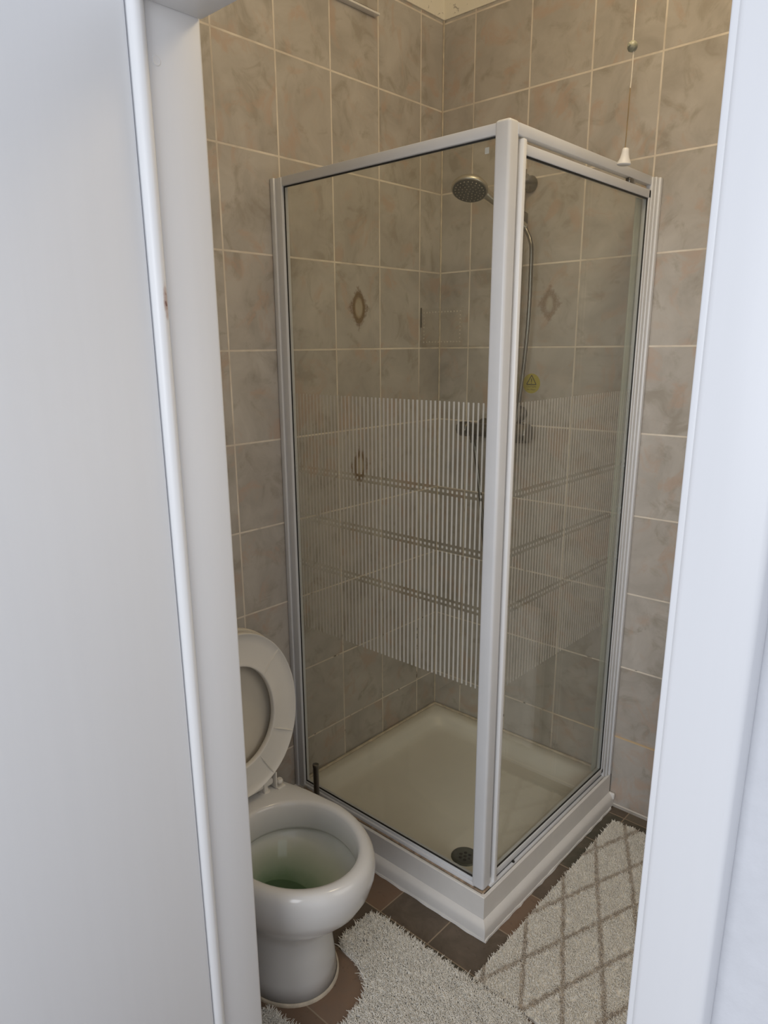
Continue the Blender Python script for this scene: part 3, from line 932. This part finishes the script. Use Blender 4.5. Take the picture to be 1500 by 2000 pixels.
loft(bm, [lring(0.985, 0.006), lring(1.0, 0.002), lring(1.0, -0.004), lring(0.985, -0.010), lring(0.93, -0.014), lring(0.6, -0.017), lring(0.25, -0.018)], False, True)
loft(bm, [lring(0.985, 0.006), lring(0.955, 0.006), lring(0.94, -0.003), lring(0.6, -0.006), lring(0.2, -0.007)], False, True)
bmesh.ops.remove_doubles(bm, verts=bm.verts[:], dist=1e-5)
obj('lid', bm, M['lid'], TO, 50)
for sy in (-1, 1):
    bm = B(); c = AY + sy * 0.075
    lathe(bm, (0.272, c, 0.388), (0, 0, 1), [(0, 0.017), (0.004, 0.017), (0.007, 0.012), (0.020, 0.010), (0.032, 0.010)], 20)
    lathe(bm, (0.272, c - 0.026, 0.413), (0, 1, 0), [(0, 0.007), (0.002, 0.0095), (0.050, 0.0095), (0.052, 0.007)], 18)
    box(bm, 0.262, 0.290, c + sy * 0.030 - 0.002, c + sy * 0.030 + 0.002, 0.391, 0.440, bev=0.001)
    box(bm, 0.262, 0.288, c - sy * 0.008 - 0.002, c - sy * 0.008 + 0.002, 0.395, 0.442, bev=0.001)
    lathe(bm, (0.285, c + sy * 0.043, 0.400), (0.1, 0, 1), [(0, 0.006), (0.004, 0.009), (0.010, 0.009), (0.014, 0.006)], 16)
    box(bm, 0.272, 0.296, c + sy * 0.030, c + sy * 0.055, 0.3895, 0.394, bev=0.001)
    obj('hinge', bm, M['seat'], TO, 50)
boxes('hinge_bar', [(0.266, 0.284, AY - 0.100, AY + 0.100, 0.405, 0.425)], M['seat'], TO, bev=0.006)

# toilet brush between pan and shower
tb = thing('toilet_brush', (0.214, -0.85, 0), 'dark metal handled toilet brush standing between toilet and shower', 'toilet brush')
bm = B(); lathe(bm, (0.214, -0.85, 0.0005), (0, 0, 1), [(0, 0.040), (0.003, 0.043), (0.12, 0.040), (0.125, 0.037), (0.121, 0.012)], 28, True, True); obj('holder', bm, M['brushed'], tb, 50)
bm = B(); lathe(bm, (0.214, -0.85, 0.118), (0, 0, 1), [(0, 0.0085), (0.204, 0.0085), (0.207, 0.0097), (0.214, 0.0094), (0.216, 0.006)], 18); obj('handle', bm, M['chrome_dark'], tb, 50)


# ------------------------------------------------------------------ bath mats with a pile of real tufts
def inside(p, poly):
    x, y = p; r = False; j = len(poly) - 1
    for i in range(len(poly)):
        xi, yi = poly[i]; xj, yj = poly[j]
        if (yi > y) != (yj > y) and x < (xj - xi) * (y - yi) / (yj - yi) + xi: r = not r
        j = i
    return r


def mat_base(name, poly, h, mat, parent):
    bm = B()
    lo = [Vector((x, y, 0.0005)) for x, y in poly]; hi = [Vector((x, y, h)) for x, y in poly]
    loft(bm, [lo, hi], True, True)
    return obj(name, bm, mat, parent, room=True)


def pile(name, poly, count, h0, length, width, lean, mat, parent, rnd):
    xs = [p[0] for p in poly]; ys = [p[1] for p in poly]
    V, F = [], []
    made = 0
    while made < count:
        x = rnd.uniform(min(xs), max(xs)); y = rnd.uniform(min(ys), max(ys))
        if not inside((x, y), poly): continue
        made += 1
        L = length * rnd.uniform(0.65, 1.15); w = width * rnd.uniform(0.7, 1.2) / 2
        a = rnd.uniform(0, 2 * PI); b = a + rnd.uniform(-0.6, 0.6); ln = lean * rnd.uniform(0.2, 1.0)
        pa = rnd.uniform(0, 2 * PI); sx, sy = math.cos(pa) * w, math.sin(pa) * w
        k = len(V)
        mx_, my_ = x + math.cos(a) * ln * L * 0.45, y + math.sin(a) * ln * L * 0.45
        tx, ty = mx_ + math.cos(b) * ln * L * 0.9, my_ + math.sin(b) * ln * L * 0.9
        zz = math.sqrt(max(0.12, 1 - (ln * 0.9) ** 2))
        zm, zt = h0 + L * 0.55 * zz, h0 + L * (0.55 + 0.35 * zz * (1 if ln < 0.8 else 0.3))
        # a triangular prism tuft, three sided so it reads from anywhere
        for (cx, cy, cz, q) in ((x, y, h0 * 0.6, 1.0), (mx_, my_, zm, 0.95), (tx, ty, zt, 0.45)):
            for g in range(3):
                aa = pa + g * 2 * PI / 3
                V.append((cx + math.cos(aa) * w * q, cy + math.sin(aa) * w * q, cz))
        for s_ in (0, 3):
            for g in range(3):
                F.append((k + s_ + g, k + s_ + (g + 1) % 3, k + s_ + 3 + (g + 1) % 3, k + s_ + 3 + g))
        F.append((k + 6, k + 7, k + 8))
    me = bpy.data.meshes.new(name); me.from_pydata(V, [], F); me.update()
    me.materials.append(mat)
    me.polygons.foreach_set('use_smooth', [True] * len(me.polygons))
    o = bpy.data.objects.new(name, me); link(o, parent)
    o.location = -parent.location
    o['kind'] = 'stuff'
    return o


def smooth_poly(pts, sub=6):
    """closed outline with gentle corners"""
    n = len(pts); out = []
    for i in range(n):
        p0, p1, p2, p3 = (Vector(pts[(i + k - 1) % n]) for k in range(4))
        for s_ in range(sub):
            t = s_ / sub
            v = 0.5 * ((2 * p1) + (p2 - p0) * t + (2 * p0 - 5 * p1 + 4 * p2 - p3) * t * t + (3 * p1 - p0 - 3 * p2 + p3) * t ** 3)
            out.append((v.x, v.y))
    return out


rnd = random.Random(11)
MY = -1.157


def mir(y): return 2 * MY - y


half = [(0.492, -1.035), (0.520, -1.046), (0.553, -1.049), (0.588, -1.060), (0.622, -1.080), (0.646, -1.108), (0.656, -1.140)]
cut = half + [(0.662, -1.175), (0.664, -1.215), (0.652, -1.255), (0.625, -1.276), (0.580, -1.280), (0.535, -1.282), (0.500, -1.290)]
edge = cut + [(0.486, -1.33), (0.489, -1.37), (0.492, -1.405), (0.56, -1.414), (0.75, -1.414), (0.94, -1.414), (0.985, -1.40), (0.995, -1.34), (0.995, -1.157), (0.995, -0.97), (0.985, -0.915), (0.94, -0.901), (0.75, -0.902), (0.56, -0.900), (0.500, -0.904), (0.486, -0.925), (0.487, -0.985)]
ped_poly = smooth_poly(edge, 4)
M['shag'] = simple('off white shaggy pile', (0.86, 0.83, 0.76), 0.9, spec=0.1, nscale=40, namt=0.10)
pm = thing('pedestal_mat', (0.74, MY, 0), 'shaggy cream contour mat cut around the toilet foot', 'bath mat')
mat_base('backing_or_shade', ped_poly, 0.006, M['shag'], pm)
pile('pile', ped_poly, 46000, 0.006, 0.0145, 0.0030, 1.0, M['shag'], pm, rnd)


def trellis():
    t = NT('cream pile with brown trellis')
    x, y, z = t.coords()
    wob = t.math('MULTIPLY', t.math('SUBTRACT', t.noise(t.vec, 55, 2), 0.5), 0.030)
    def lines(slope, off, per, w):
        v = t.math('ADD', t.math('ADD', t.math('SUBTRACT', y, t.math('MULTIPLY', x, slope)), wob), 0)
        f = t.math('FRACT', t.math('ADD', t.math('DIVIDE', t.math('SUBTRACT', v, off), per), 0.5))
        return t.smooth(t.math('ABSOLUTE', t.math('SUBTRACT', f, 0.5)), w * 0.4, w * 1.5, 1.0, 0.0)
    a = lines(-1.9, 1.315, 0.205, 0.062)
    b = lines(2.72, -2.82, 0.322, 0.055)
    k = t.math('MAXIMUM', a, b)
    k = t.math('MULTIPLY', k, t.smooth(t.noise(t.vec, 90, 2), 0.28, 0.55, 0.45, 1.0))
    n = t.noise(t.vec, 30, 4)
    c = t.mix(n, (0.78, 0.745, 0.67), (0.88, 0.845, 0.77))
    c = t.mix(t.math('MULTIPLY', k, 0.72), c, (0.40, 0.32, 0.24))
    t.set(Base_Color=c, Roughness=0.9, Specular_IOR_Level=0.1)
    return t.m


M['trellis'] = trellis()
rm = thing('bath_mat', (1.06, -0.48, 0), 'cream bath mat with brown diamond trellis beside the shower plinth', 'bath mat')
rug_poly = smooth_poly([(0.822, -0.888), (0.813, -0.87), (0.812, -0.70), (0.809, -0.45), (0.806, -0.20), (0.804, -0.10), (0.808, -0.086), (0.83, -0.081), (0.95, -0.082), (1.20, -0.086), (1.30, -0.09), (1.312, -0.10), (1.314, -0.5), (1.314, -0.87), (1.30, -0.886), (1.1, -0.892), (0.95, -0.891)], 4)
mat_base('backing_or_shade', rug_poly, 0.008, M['trellis'], rm)
pile('pile', rug_poly, 36000, 0.007, 0.0095, 0.0030, 0.8, M['trellis'], rm, rnd)
